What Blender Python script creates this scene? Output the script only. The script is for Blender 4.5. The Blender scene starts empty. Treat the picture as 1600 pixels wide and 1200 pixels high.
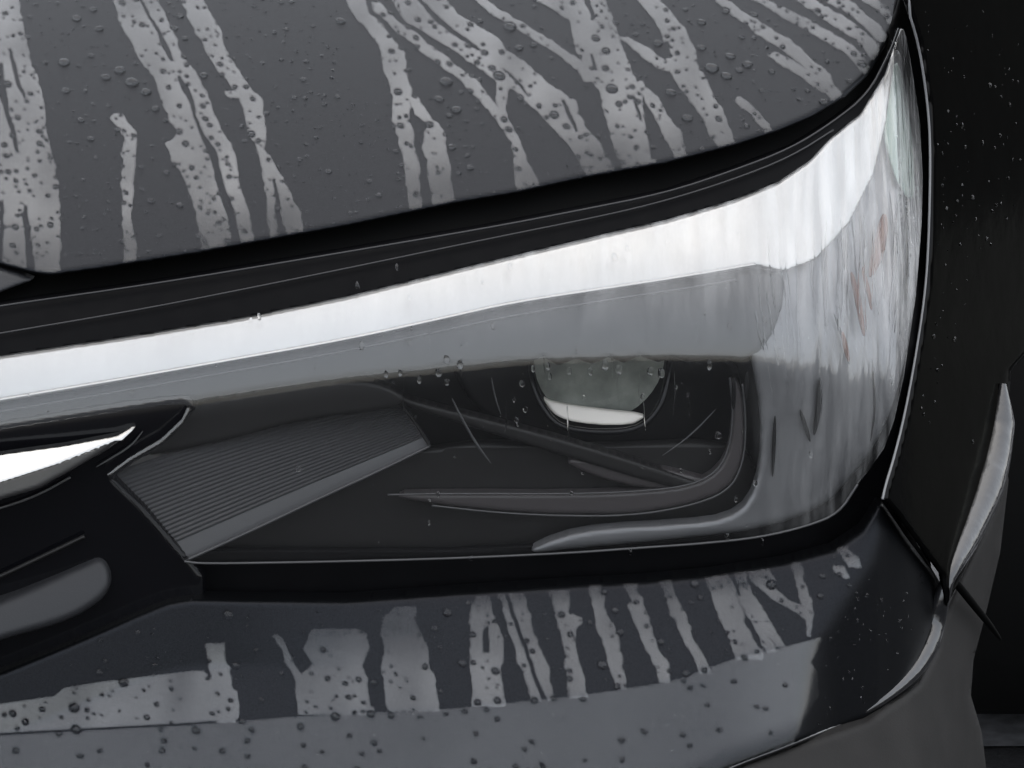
import bpy, math, random
import numpy as np
from mathutils import Vector, Matrix

random.seed(7)
rng = np.random.RandomState(7)
sc = bpy.context.scene
R = math.radians

# ------------------------------------------------------------------ camera
PITCH = R(18.0); DIST = 2.6; FRAME = 0.72          # frame is 0.72 m wide at 2.6 m
T = np.array([0.0, 0.0, 0.80])                     # point of the lamp the lens is aimed at
FW = np.array([0.0, math.cos(PITCH), -math.sin(PITCH)])
UP = np.array([0.0, math.sin(PITCH), math.cos(PITCH)])
RT = np.array([1.0, 0.0, 0.0])
CAM = T - FW * DIST
cam = bpy.data.cameras.new('camera')
cam_o = bpy.data.objects.new('camera', cam)
sc.collection.objects.link(cam_o)
cam.sensor_width = 36.0
cam.lens = 36.0 * DIST / FRAME
cam.clip_start = 0.05; cam.clip_end = 500.0
cam_o.location = CAM.tolist()
cam_o.rotation_euler = (math.pi / 2 - PITCH, 0, 0)
sc.camera = cam_o
sc.render.resolution_x = 1024; sc.render.resolution_y = 768

# ------------------------------------------------------------------ sky, sun, exposure
SUN_EL, SUN_AZ = R(84), R(0)                       # high and soft behind thick cloud
w = bpy.data.worlds.new('World'); sc.world = w; w.use_nodes = True
wn, wl = w.node_tree.nodes, w.node_tree.links
bg = wn['Background']
sky = wn.new('ShaderNodeTexSky'); sky.sky_type = 'NISHITA'
sky.sun_disc = False; sky.sun_elevation = SUN_EL; sky.sun_rotation = SUN_AZ
sky.air_density = 1.0; sky.dust_density = 6.0; sky.ozone_density = 1.0
hs = wn.new('ShaderNodeHueSaturation'); hs.inputs['Saturation'].default_value = 1.3   # overcast
gm = wn.new('ShaderNodeGamma'); gm.inputs[1].default_value = 0.25                       # the cloud deck evens the sky out
wl.new(sky.outputs[0], hs.inputs['Color']); wl.new(hs.outputs[0], gm.inputs[0]); wl.new(gm.outputs[0], bg.inputs[0])
bg.inputs[1].default_value = 0.15
sun = bpy.data.lights.new('sun', 'SUN'); sun.energy = 0.5; sun.angle = R(180); sun.color = (0.94, 0.97, 1.0)
sun_o = bpy.data.objects.new('sun', sun); sc.collection.objects.link(sun_o)
sd = Vector((math.sin(SUN_AZ) * math.cos(SUN_EL), math.cos(SUN_AZ) * math.cos(SUN_EL), math.sin(SUN_EL)))
sun_o.rotation_euler = sd.to_track_quat('Z', 'Y').to_euler()
sc.view_settings.view_transform = 'Standard'; sc.view_settings.look = 'None'
sc.view_settings.gamma = 1.0; sc.view_settings.exposure = 2.45
sc.view_settings.use_curve_mapping = False
sc.cycles.use_denoising = True; sc.cycles.adaptive_threshold = 0.03
sc.cycles.max_bounces = 7; sc.cycles.transparent_max_bounces = 12; sc.cycles.diffuse_bounces = 2
sc.cycles.glossy_bounces = 4; sc.cycles.transmission_bounces = 6

# ------------------------------------------------------------------ materials
def new_mat(name):
    m = bpy.data.materials.new(name); m.use_nodes = True
    return m, m.node_tree.nodes, m.node_tree.links

def principled(name, col, rough=0.4, spec=0.5, metal=0.0, bump=None, mottle=0.0, mscale=60, coat=0.0, rvar=0.0):
    m, n, l = new_mat(name)
    b = n['Principled BSDF']
    b.inputs['Base Color'].default_value = (*col, 1); b.inputs['Roughness'].default_value = rough
    b.inputs['Specular IOR Level'].default_value = spec; b.inputs['Metallic'].default_value = metal
    b.inputs['Coat Weight'].default_value = coat; b.inputs['Coat Roughness'].default_value = 0.05
    tc = n.new('ShaderNodeTexCoord')
    if mottle or rvar:
        t = n.new('ShaderNodeTexNoise'); t.inputs['Scale'].default_value = mscale
        t.inputs['Detail'].default_value = 5; l.new(tc.outputs['Object'], t.inputs['Vector'])
    if mottle:
        mp = n.new('ShaderNodeMapRange'); l.new(t.outputs['Fac'], mp.inputs[0])
        mp.inputs[1].default_value = 0.3; mp.inputs[2].default_value = 0.7
        mp.inputs[3].default_value = 1 - mottle; mp.inputs[4].default_value = 1 + mottle
        mx = n.new('ShaderNodeMix'); mx.data_type = 'RGBA'; mx.blend_type = 'MULTIPLY'
        mx.inputs[0].default_value = 1.0
        mx.inputs[6].default_value = (*col, 1); l.new(mp.outputs[0], mx.inputs[7])
        l.new(mx.outputs[2], b.inputs['Base Color'])
    if rvar:
        mr = n.new('ShaderNodeMapRange'); l.new(t.outputs['Fac'], mr.inputs[0])
        mr.inputs[1].default_value = 0.3; mr.inputs[2].default_value = 0.7
        mr.inputs[3].default_value = max(0.02, rough - rvar); mr.inputs[4].default_value = rough + rvar
        l.new(mr.outputs[0], b.inputs['Roughness'])
    if bump:
        scale, strength, dist = bump
        t2 = n.new('ShaderNodeTexNoise'); t2.inputs['Scale'].default_value = scale; t2.inputs['Detail'].default_value = 3
        l.new(tc.outputs['Object'], t2.inputs['Vector'])
        bp = n.new('ShaderNodeBump'); bp.inputs['Strength'].default_value = strength; bp.inputs['Distance'].default_value = dist
        l.new(t2.outputs['Fac'], bp.inputs['Height']); l.new(bp.outputs[0], b.inputs['Normal'])
    return m

def schlick(n, l, f0, normal=None):
    """reflectance of a thin clear sheet, the same from both sides"""
    lw = n.new('ShaderNodeLayerWeight'); lw.inputs['Blend'].default_value = 0.5
    if normal: l.new(normal, lw.inputs['Normal'])
    pw = n.new('ShaderNodeMath'); pw.operation = 'POWER'; pw.inputs[1].default_value = 5.0
    l.new(lw.outputs['Facing'], pw.inputs[0])
    mp = n.new('ShaderNodeMapRange'); l.new(pw.outputs[0], mp.inputs[0])
    mp.inputs[3].default_value = f0; mp.inputs[4].default_value = 1.0
    return mp.outputs[0]

def clear_sheet(name, f0,  tint=(1, 1, 1), rough=0.02, bump=None, mask=None, fvar=0.0, haze=0.0, cover_sheen=False, uv=False):
    m, n, l = new_mat(name)
    n.remove(n['Principled BSDF']); out = n['Material Output']
    nrm = None
    tc = n.new('ShaderNodeTexCoord')
    if bump:
        prev = None
        for (scale, strength, dist, st) in bump:
            mpn = n.new('ShaderNodeMapping'); mpn.inputs['Scale'].default_value = st
            l.new(tc.outputs['UV' if uv else 'Object'], mpn.inputs[0])
            t = n.new('ShaderNodeTexNoise'); t.inputs['Scale'].default_value = scale; t.inputs['Detail'].default_value = 3
            l.new(mpn.outputs[0], t.inputs['Vector'])
            bp = n.new('ShaderNodeBump'); bp.inputs['Strength'].default_value = strength; bp.inputs['Distance'].default_value = dist
            l.new(t.outputs['Fac'], bp.inputs['Height'])
            if mask:                              # water runs only round the outer corner
                sx = n.new('ShaderNodeSeparateXYZ'); l.new(tc.outputs['Object'], sx.inputs[0])
                mk = n.new('ShaderNodeMapRange'); mk.interpolation_type = 'SMOOTHSTEP'; l.new(sx.outputs[0], mk.inputs[0])
                mk.inputs[1].default_value = mask[0]; mk.inputs[2].default_value = mask[1]
                mk.inputs[3].default_value = strength * 0.06; mk.inputs[4].default_value = strength
                l.new(mk.outputs[0], bp.inputs['Strength'])
            if prev: l.new(prev, bp.inputs['Normal'])
            prev = bp.outputs[0]
        nrm = prev
    tr = n.new('ShaderNodeBsdfTransparent'); tr.inputs[0].default_value = (*tint, 1)
    gl = n.new('ShaderNodeBsdfGlossy'); gl.inputs['Roughness'].default_value = rough
    if nrm: l.new(nrm, gl.inputs['Normal'])
    f = schlick(n, l, f0, nrm)
    if fvar:
        t = n.new('ShaderNodeTexNoise'); t.inputs['Scale'].default_value = 16; t.inputs['Detail'].default_value = 5
        l.new(tc.outputs['Object'], t.inputs['Vector'])
        mr = n.new('ShaderNodeMapRange'); l.new(t.outputs['Fac'], mr.inputs[0])
        mr.inputs[1].default_value = 0.25; mr.inputs[2].default_value = 0.75
        mr.inputs[3].default_value = 1 - fvar; mr.inputs[4].default_value = 1 + fvar
        mu = n.new('ShaderNodeMath'); mu.operation = 'MULTIPLY'; mu.use_clamp = True
        l.new(f, mu.inputs[0]); l.new(mr.outputs[0], mu.inputs[1]); f = mu.outputs[0]
    if cover_sheen:                                 # how fully the film covers: thins out at its rim and at the panel edge; carries a painted corner reflection
        at = n.new('ShaderNodeAttribute'); at.attribute_name = 'cover_sheen'
        mc = n.new('ShaderNodeMath'); mc.operation = 'MULTIPLY'; l.new(f, mc.inputs[0]); l.new(at.outputs['Fac'], mc.inputs[1]); f = mc.outputs[0]
    mx = n.new('ShaderNodeMixShader'); l.new(f, mx.inputs[0]); l.new(tr.outputs[0], mx.inputs[1]); l.new(gl.outputs[0], mx.inputs[2])
    if haze:                                  # wet mist on the outer corner, plus a painted glow under the strip
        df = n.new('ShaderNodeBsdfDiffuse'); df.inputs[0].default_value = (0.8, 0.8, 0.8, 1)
        mk = n.new('ShaderNodeAttribute'); mk.attribute_name = 'mist_glow'
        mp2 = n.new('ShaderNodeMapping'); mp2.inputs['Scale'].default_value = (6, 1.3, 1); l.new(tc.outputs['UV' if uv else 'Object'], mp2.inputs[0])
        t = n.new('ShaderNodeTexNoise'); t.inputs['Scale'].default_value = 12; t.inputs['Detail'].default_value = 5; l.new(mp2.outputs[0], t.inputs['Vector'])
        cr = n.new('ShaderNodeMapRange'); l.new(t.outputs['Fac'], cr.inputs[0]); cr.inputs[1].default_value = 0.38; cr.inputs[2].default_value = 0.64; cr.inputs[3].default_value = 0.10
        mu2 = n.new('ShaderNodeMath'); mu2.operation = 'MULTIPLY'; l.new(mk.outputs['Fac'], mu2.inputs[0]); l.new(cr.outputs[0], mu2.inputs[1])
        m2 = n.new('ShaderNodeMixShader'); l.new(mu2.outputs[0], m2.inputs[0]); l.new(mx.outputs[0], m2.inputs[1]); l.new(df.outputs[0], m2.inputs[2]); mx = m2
    l.new(mx.outputs[0], out.inputs[0])
    return m

def glass(name, ior, col=(1, 1, 1)):
    m, n, l = new_mat(name)
    n.remove(n['Principled BSDF'])
    g = n.new('ShaderNodeBsdfGlass'); g.inputs['IOR'].default_value = ior; g.inputs['Roughness'].default_value = 0.0
    g.inputs['Color'].default_value = (*col, 1)
    l.new(g.outputs[0], n['Material Output'].inputs[0])
    return m

M = {}
M['paint'] = principled('grey_metallic_paint', (0.0145, 0.0154, 0.0178), 0.40, 0.25, metal=0.85, bump=(900, 0.05, 0.001), mottle=0.28, mscale=1300)
M['gloss'] = principled('grey_paint_darkened', (0.011, 0.011, 0.0115), 0.12, 0.4, metal=0.9, bump=(28, 0.03, 0.01))  # fender paint darkened to stand in for dark surroundings mirrored there
M['gloss'].node_tree.nodes['Principled BSDF'].inputs['Specular Tint'].default_value = (0.42, 0.42, 0.41, 1)
M['arch'] = principled('arch_paint', (0.02, 0.02, 0.022), 0.10, 0.6, metal=0.5, bump=(45, 0.55, 0.006), coat=1.0)
M['film'] = clear_sheet('water_film', 0.112, rough=0.06, fvar=0.28, cover_sheen=True)
M['film_bumper'] = clear_sheet('water_film_bumper', 0.082, rough=0.10, fvar=0.28, cover_sheen=True)
M['film_sheet'] = clear_sheet('water_sheet', 0.052, rough=0.16, fvar=0.10, cover_sheen=True)
M['black'] = principled('black_plastic', (0.003, 0.003, 0.0035), 0.5, 0.05, rvar=0.1)
M['rubber'] = principled('black_rubber', (0.003, 0.003, 0.003), 0.6, 0.04)
M['satin_black'] = principled('satin_black_edge', (0.02, 0.02, 0.022), 0.35, 0.4)
M['edge'] = principled('dark_edge', (0.055, 0.055, 0.057), 0.35, 0.5)
M['wedge'] = principled('fender_edge_highlight', (0.16, 0.16, 0.165), 0.3, 0.5)
M['pianoblack'] = principled('gloss_black', (0.004, 0.004, 0.005), 0.12, 0.25)
M['chrome'] = principled('chrome', (0.44, 0.435, 0.425), 0.15, 0.5, metal=1.0)
M['silver'] = principled('silver_reflector', (0.43, 0.425, 0.415), 0.30, 0.5, metal=1.0, bump=(30, 0.04, 0.01), mottle=0.08, mscale=14)
M['satin'] = principled('satin_bezel', (0.15, 0.152, 0.158), 0.40, 0.5, metal=0.45, rvar=0.1, mscale=30)
M['inner'] = principled('inner_black', (0.004, 0.004, 0.0045), 0.45, 0.15)
M['rib'] = principled('ribbed_dark_plastic', (0.055, 0.055, 0.058), 0.4, 0.45)
M['bezel'] = principled('dark_bezel', (0.012, 0.0115, 0.0115), 0.4, 0.25)
M['blade'] = principled('smoked_blade', (0.05, 0.045, 0.046), 0.3, 0.4)
M['sky_refl'] = principled('pale_sky_reflection', (0.78, 0.74, 0.68), 0.35, 0.5)
M['olive'] = principled('projector_bowl', (0.25, 0.255, 0.235), 0.4, 0.4, mottle=0.5, mscale=40)
M['refl_brown'] = principled('brown_reflection_tint', (0.095, 0.034, 0.020), 0.4, 0.2)
M['clad'] = principled('grey_cladding', (0.020, 0.019, 0.0185), 0.65, 0.15, bump=(700, 0.15, 0.001), mottle=0.15, mscale=25)
M['tyre'] = principled('tyre_rubber', (0.006, 0.006, 0.006), 0.8, 0.1)
M['alloy'] = principled('grey_alloy', (0.10, 0.10, 0.105), 0.4, 0.5)
M['trim'] = principled('grey_trim', (0.022, 0.0225, 0.025), 0.45, 0.3, bump=(600, 0.1, 0.001))
M['asphalt'] = principled('wet_asphalt', (0.014, 0.014, 0.015), 0.6, 0.1, bump=(180, 0.6, 0.004), mottle=0.3, mscale=90)
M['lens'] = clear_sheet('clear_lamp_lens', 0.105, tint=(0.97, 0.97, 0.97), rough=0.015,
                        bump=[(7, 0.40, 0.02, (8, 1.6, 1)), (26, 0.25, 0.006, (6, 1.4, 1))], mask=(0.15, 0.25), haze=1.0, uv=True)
M['mint'] = principled('pale_green_tint', (0.20, 0.26, 0.23), 0.3, 0.5, metal=0.3)
M['refl_slab'] = principled('reflection_slab_grey', (0.07, 0.068, 0.068), 0.5, 0.3, mottle=0.5, mscale=3)
M['linepaint'] = principled('worn_line_paint', (0.07, 0.07, 0.075), 0.6, 0.3, mottle=0.35, mscale=60)
M['water'] = glass('water', 1.33)
M['pglass'] = clear_sheet('projector_glass', 0.05, tint=(0.95, 0.97, 0.95), rough=0.01)

# ------------------------------------------------------------------ geometry helpers
# Outlines are traced in photograph pixels (1600 x 1200) and dropped onto curved
# body surfaces, each with its own depth and slope.
K = FRAME / DIST / 1600.0
def rays(px, py):
    px = np.asarray(px, float); py = np.asarray(py, float)
    a = (px - 800.0) * K; b = (600.0 - py) * K
    return FW + a[..., None] * RT + b[..., None] * UP
def pts(px, py, s):
    return CAM + rays(px, py) * np.asarray(s)[..., None]

GX = np.arange(-640, 1921, 4.0); GY = np.arange(-370, 1641, 3.0)
PX, PY = np.meshgrid(GX, GY)

def curve(points):
    p = np.array(points, float)
    return lambda x: np.interp(x, p[:, 0], p[:, 1])
def smooth_curve(points, k=12):
    """piecewise-linear curve rounded over about k*4 pixels"""
    p = np.array(points, float)
    xs = np.arange(-1000, 2201, 4.0); ys = np.interp(xs, p[:, 0], p[:, 1])
    lo = p[0, 1] + (xs - p[0, 0]) * (p[1, 1] - p[0, 1]) / (p[1, 0] - p[0, 0])
    hi = p[-1, 1] + (xs - p[-1, 0]) * (p[-1, 1] - p[-2, 1]) / (p[-1, 0] - p[-2, 0])
    ys = np.where(xs < p[0, 0], lo, np.where(xs > p[-1, 0], hi, ys))
    ker = np.hanning(2 * k + 3)[1:-1]; ker /= ker.sum()
    yp = np.convolve(np.pad(ys, k, mode='edge'), ker, mode='valid')
    return lambda x: np.interp(x, xs, yp)
def sstep(a, b, x):
    t = np.clip((x - a) / (b - a), 0, 1); return t * t * (3 - 2 * t)

# plan curve of the car's front corner: how far back the body lies at each column
_sl = curve([(-400, 0.10), (0, 0.13), (400, 0.18), (800, 0.28), (1000, 0.38), (1150, 0.6), (1250, 0.95), (1330, 1.6), (1400, 2.5), (1440, 2.9), (1600, 3.3), (1800, 3.6)])
_xs = np.arange(-1000, 2201, 2.0)
_cy = np.concatenate([[0], np.cumsum(_sl(_xs)[:-1] * 2.0 * FRAME / 1600)])
_cy -= np.interp(700, _xs, _cy)
plan = lambda x: np.interp(x, _xs, _cy)

def integrate(start_py, start_Y, mfield):
    """depth map of a surface that passes through start and climbs with dY/dZ = mfield"""
    D = rays(PX, PY); S = np.zeros_like(PX)
    sp = start_py(GX); cols = np.arange(len(GX))
    js = np.clip(np.floor((sp - GY[0]) / 3.0).astype(int), 0, len(GY) - 2)
    d = rays(GX, sp); s_ = (start_Y(GX) - CAM[1]) / d[:, 1]
    Ys = CAM[1] + s_ * d[:, 1]; Zs = CAM[2] + s_ * d[:, 2]
    for k in (0, 1):
        m = mfield[js + k, cols]
        S[js + k, cols] = (Ys - CAM[1] + m * (CAM[2] - Zs)) / (D[js + k, cols, 1] - m * D[js + k, cols, 2])
    def nxt(j0, j1, mask):
        s0 = S[j0]; d0 = D[j0]; d1 = D[j1]
        Y0 = CAM[1] + s0 * d0[:, 1]; Z0 = CAM[2] + s0 * d0[:, 2]
        m = 0.5 * (mfield[j0] + mfield[j1])
        s1 = (Y0 - CAM[1] + m * (CAM[2] - Z0)) / (d1[:, 1] - m * d1[:, 2])
        S[j1] = np.where(mask, s1, S[j1])
    for j in range(len(GY) - 1): nxt(j, j + 1, js + 1 <= j)
    for j in range(len(GY) - 1, 0, -1): nxt(j, j - 1, js >= j)
    return S
class Surf:
    def __init__(self, S): self.S = S
    def __call__(self, px, py):
        px = np.asarray(px, float); py = np.asarray(py, float)
        fx = np.clip((px - GX[0]) / 4.0, 0, len(GX) - 1.001); fy = np.clip((py - GY[0]) / 3.0, 0, len(GY) - 1.001)
        i = fx.astype(int); j = fy.astype(int); u = fx - i; v = fy - j; S = self.S
        def wts(t): return (-.5 * t + t * t - .5 * t ** 3, 1 - 2.5 * t * t + 1.5 * t ** 3, .5 * t + 2 * t * t - 1.5 * t ** 3, -.5 * t * t + .5 * t ** 3)
        wu, wv = wts(u), wts(v); out = 0.0
        for a in range(4):
            jj = np.clip(j + a - 1, 0, len(GY) - 1); row = 0.0
            for b in range(4): row = row + wu[b] * S[jj, np.clip(i + b - 1, 0, len(GX) - 1)]
            out = out + wv[a] * row
        return out
    def pt(self, px, py, off=0.0): return pts(px, py, self(px, py) + off)
    def normal(self, px, py, h=6.0):
        a = self.pt(px + h, py) - self.pt(px - h, py); b = self.pt(px, py - h) - self.pt(px, py + h)
        n = np.cross(a, b); return n / np.linalg.norm(n, axis=-1, keepdims=True)

def poly_sdf(px, py, poly):
    """signed distance in pixels, positive inside"""
    P = np.array(poly, float); n = len(P)
    d = np.full(px.shape, 1e9); inside = np.zeros(px.shape, bool)
    for i in range(n):
        ax, ay = P[i]; bx, by = P[(i + 1) % n]
        ex, ey = bx - ax, by - ay; L = ex * ex + ey * ey + 1e-9
        t = np.clip(((px - ax) * ex + (py - ay) * ey) / L, 0, 1)
        d = np.minimum(d, np.hypot(px - ax - t * ex, py - ay - t * ey))
        if abs(by - ay) > 1e-9:
            c = ((ay > py) != (by > py)) & (px < (bx - ax) * (py - ay) / (by - ay) + ax)
            inside ^= c
    return np.where(inside, d, -d)

def chaikin(poly, it=2, closed=True):
    p = [tuple(map(float, q)) for q in poly]
    for _ in range(it):
        q = []
        n = len(p)
        rng_ = range(n) if closed else range(n - 1)
        if not closed: q.append(p[0])
        for i in rng_:
            a, b = p[i], p[(i + 1) % n]
            q.append((a[0] * .75 + b[0] * .25, a[1] * .75 + b[1] * .25))
            q.append((a[0] * .25 + b[0] * .75, a[1] * .25 + b[1] * .75))
        if not closed: q.append(p[-1])
        p = q
    return p

COL = sc.collection
def link(name, verts, faces, mat, parent=None, smooth=True):
    me = bpy.data.meshes.new(name)
    v = np.asarray(verts, float)
    org = v.mean(axis=0) if parent is None else np.array(parent_origin(parent))
    me.from_pydata((v - org).tolist(), [], faces); me.update()
    if smooth: me.polygons.foreach_set('use_smooth', [True] * len(me.polygons))
    me.materials.append(M[mat] if isinstance(mat, str) else mat)
    o = bpy.data.objects.new(name, me); COL.objects.link(o)
    if parent is None: o.location = org.tolist()
    else: o.parent = parent
    return o
ORIG = {}
def parent_origin(p): return ORIG.get(p.name, (0, 0, 0))
def child_origin(o, p): ORIG[o.name] = parent_origin(p)

def march(field, xs, ys):
    """cells of the region field > 0 with clean interpolated borders -> verts(px,py), faces"""
    f = np.where(np.abs(field) < 1e-6, 1e-6, field); ins = f > 0
    V = []; key = {}
    def vert(k, x, y):
        if k not in key: key[k] = len(V); V.append((x, y))
        return key[k]
    any_in = ins[:-1, :-1] | ins[1:, :-1] | ins[:-1, 1:] | ins[1:, 1:]
    faces = []
    for j, i in zip(*np.nonzero(any_in)):
        c = ((j, i), (j + 1, i), (j + 1, i + 1), (j, i + 1))      # counter-clockwise seen from the camera
        poly = []
        for k in range(4):
            a, b = c[k], c[(k + 1) % 4]
            fa, fb = f[a], f[b]
            if fa > 0: poly.append(vert(('v',) + a, xs[a[1]], ys[a[0]]))
            if (fa > 0) != (fb > 0):
                t = min(max(fa / (fa - fb), 0.04), 0.96)
                kk = ('e',) + (a + b if a < b else b + a)
                poly.append(vert(kk, xs[a[1]] + (xs[b[1]] - xs[a[1]]) * t, ys[a[0]] + (ys[b[0]] - ys[a[0]]) * t))
        if len(poly) >= 3: faces.append(tuple(poly))
    return np.array(V, float).reshape(-1, 2), faces

def boundary_edges(faces):
    cnt = {}
    for f in faces:
        for a, b in zip(f, f[1:] + f[:1]):
            if (b, a) in cnt: del cnt[(b, a)]
            else: cnt[(a, b)] = 1
    return list(cnt)

def beyond(poly):
    """carry outlines on past the left of the frame"""
    out = []; P = [tuple(p) for p in poly]; n = len(P)
    for i, (x, y) in enumerate(P):
        if x == -140:
            nb = next((q for q in (P[i - 1], P[(i + 1) % n]) if q[0] != -140), None)
            if nb is not None and abs(y) < 1200 and y > -100: y = nb[1] + (y - nb[1]) * (-560 - nb[0]) / (-140 - nb[0])
            x = -560
        out.append((x, y))
    return out
def panel(name, poly, surf, mat, parent, step=5.0, off=0.0, rnd=0.0, rdep=None, skirt=0.012, rows=None, relief=None, back=None):
    """a panel cut to the traced outline on a surface, with a rolled edge (rnd pixels) and a turned-in rim"""
    poly = beyond(poly); P = np.array(poly, float)
    x0, y0 = P.min(axis=0) - 2 * step; x1, y1 = P.max(axis=0) + 2 * step
    xs = np.arange(x0, x1 + step, step); ys = np.arange(y0, y1 + step, step)
    gx, gy = np.meshgrid(xs, ys)
    F = poly_sdf(gx, gy, P)
    V, faces = march(F, xs, ys)
    s = surf(V[:, 0], V[:, 1]) + off
    if rnd:
        d = np.clip(poly_sdf(V[:, 0], V[:, 1], P), 0, rnd) / rnd
        rd = rdep if rdep else rnd * FRAME / 1600
        s = s + rd * (1 - np.sqrt(np.clip(1 - (1 - d) ** 2, 0, 1)))
    if relief is not None: s = s + relief(V[:, 0], V[:, 1])
    W = pts(V[:, 0], V[:, 1], s)
    verts = W.tolist(); faces = list(faces)
    if skirt:
        be = boundary_edges(faces); mp = {}
        for a, b in be:
            for q in (a, b):
                if q not in mp:
                    mp[q] = len(verts); p = W[q] + np.array([0, skirt, -0.1 * skirt]); verts.append(p.tolist())
        for a, b in be: faces.append((b, a, mp[a], mp[b]))
    return link(name, verts, faces, mat, parent)

def tube(name, path, surf, mat, parent, rad=0.001, off=0.0, n=6, it=2, taper=False, raw=False):
    p = np.array(path if raw else chaikin(path, it, closed=False), float)
    o = off if np.isscalar(off) else np.interp(np.arange(len(p)), np.linspace(0, len(p) - 1, len(off)), off)
    C = pts(p[:, 0], p[:, 1], surf(p[:, 0], p[:, 1]) + o)
    tan = np.gradient(C, axis=0); tan /= np.linalg.norm(tan, axis=1)[:, None]
    verts = []; faces = []
    N = len(C)
    for i in range(N):
        u = np.cross(tan[i], FW); u /= np.linalg.norm(u); v = np.cross(tan[i], u)
        r = rad * (math.sin(math.pi * (0.06 + 0.88 * i / (N - 1))) if taper else 1)
        for k in range(n):
            a = 2 * math.pi * k / n
            verts.append((C[i] + r * (math.cos(a) * u + math.sin(a) * v)).tolist())
    for i in range(N - 1):
        for k in range(n):
            faces.append((i * n + k, i * n + (k + 1) % n, (i + 1) * n + (k + 1) % n, (i + 1) * n + k))
    faces.append(tuple(range(n))[::-1]); faces.append(tuple((N - 1) * n + k for k in range(n)))
    return link(name, verts, faces, mat, parent)

def tag(o, label=None, cat=None, group=None, kind=None):
    if label: o['label'] = label
    if cat: o['category'] = cat
    if group: o['group'] = group
    if kind: o['kind'] = kind
    return o

# ------------------------------------------------------------------ traced outlines
HOOD_EDGE = [(-140, 385), (-40, 402), (0, 414), (55, 428), (80, 431), (160, 420), (312, 396), (420, 376), (540, 354), (713, 318), (804, 303), (908, 280), (1040, 256), (1145, 229),
             (1215, 206), (1267, 184), (1320, 152), (1355, 119), (1383, 73), (1400, 35), (1409, 0), (1416, -60)]
LAMP_TOP = [(-140, 500), (0, 477), (240, 443), (482, 403), (760, 356), (900, 329), (1040, 301), (1145, 266), (1236, 231), (1302, 189), (1355, 147), (1390, 82), (1404, 44)]
LAMP_RIGHT = [(1410, 40), (1417, 62), (1429, 133), (1438, 196), (1442, 280), (1440, 350), (1431, 462), (1412, 590), (1397, 657), (1382, 700), (1360, 732), (1340, 757)]
LAMP_BOT = [(1311, 802), (1262, 822), (1187, 840), (1090, 850), (1000, 856), (894, 864), (697, 873), (500, 878), (315, 881), (288, 877)]
LAMP_LEFT = [(216, 795), (164, 742), (202, 714), (250, 687), (284, 655), (293, 634), (284, 629), (200, 641), (0, 672), (-140, 694)]
LENS_POLY = LAMP_TOP + LAMP_RIGHT + LAMP_BOT + LAMP_LEFT
BUMPER_TOP = [(-140, 1070), (0, 1050), (80, 1018), (140, 993), (210, 962), (262, 941), (300, 935), (385, 937), (540, 938), (700, 926), (900, 913), (1000, 908), (1112, 897), (1225, 879), (1300, 859), (1345, 829), (1371, 788), (1378, 787)]
BAR_TOP = [(-140, 579), (0, 556), (202, 526), (371, 498), (540, 464), (650, 437), (760, 410), (940, 367), (1040, 344), (1145, 313), (1215, 285), (1267, 250), (1300, 214), (1345, 178), (1382, 118), (1402, 60)]
GLASS_POLY = [(x, y + 1) for x, y in BAR_TOP] + LAMP_RIGHT + LAMP_BOT + LAMP_LEFT
lamp_top = smooth_curve(LAMP_TOP, 20)
bump_top = smooth_curve(BUMPER_TOP, 26)

# ------------------------------------------------------------------ surfaces
# lamp lens: laid back at the top, upright at the bottom
B_edge = smooth_curve([(-140, 690), (0, 668), (290, 629), (540, 592), (830, 562), (1060, 556), (1200, 560), (1440, 600)], 14)
rel = (PY - B_edge(PX))
top_y = np.minimum(lamp_top(PX), 400); 
e_lens = np.where(rel < 0, 11 + 37 * np.clip(-rel / 170.0, 0, 1) ** 0.8, 11 - 9 * np.clip(rel / 30.0, 0, 1))
S_lens = Surf(integrate(lambda x: np.maximum(lamp_top(x), 44), lambda x: plan(x), np.tan(np.radians(e_lens))))

# bumper below the lamp: sloping shoulder, crease, lower face; upright round the corner
CREASE = smooth_curve([(-140, 1160), (0, 1147), (300, 1131), (470, 1117), (700, 1106), (900, 1086), (1050, 1063), (1150, 1026), (1230, 1008), (1400, 960)], 6)
CORNER = curve([(780, 1378), (877, 1345), (940, 1300), (990, 1270), (1100, 1266), (1150, 1242), (1200, 1216), (1300, 1150)])
shoulder = 34 + 6 * sstep(500, 900, PX)
leftdark = 1 - sstep(330, 640, PX)
kb = sstep(-9, 9, PY - bump_top(PX) - 105)
e_b = (shoulder * (1 - leftdark) + 16 * leftdark) * (1 - kb) + shoulder * kb
kb = sstep(-7, 7, PY - CREASE(PX))
e_b = e_b * (1 - kb) + 30.0 * kb
corner = sstep(-30, 45, PX - np.interp(PY, [780, 877, 940, 990, 1100, 1150, 1200, 1300], [1378, 1345, 1300, 1270, 1266, 1242, 1216, 1150]))
m_b = np.tan(np.radians(e_b)) * (1 - corner) + 0.12 * corner
bt = lambda x: bump_top(np.minimum(x, 1371))
def soft(y, k=15):
    ker = np.hanning(2 * k + 3)[1:-1]; ker /= ker.sum()
    lo = y[0] + (y[1] - y[0]) * np.arange(-k, 0); hi = y[-1] + (y[-1] - y[-2]) * np.arange(1, k + 1)
    return np.convolve(np.concatenate([lo, y, hi]), ker, mode='valid')
S_bump = Surf(integrate(bt, lambda x: soft(S_lens.pt(x, bt(x))[:, 1]) - 0.004, m_b))

# fender side: upright, with a swelling wheel-arch lip that leans to the sky
m_f = 0.50 + 0 * PX
S_fend = Surf(integrate(lambda x: 0 * x + 400, lambda x: plan(x) - plan(1440) + S_lens.pt(1440.0, 400.0)[1] + 0.004, m_f))

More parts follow.
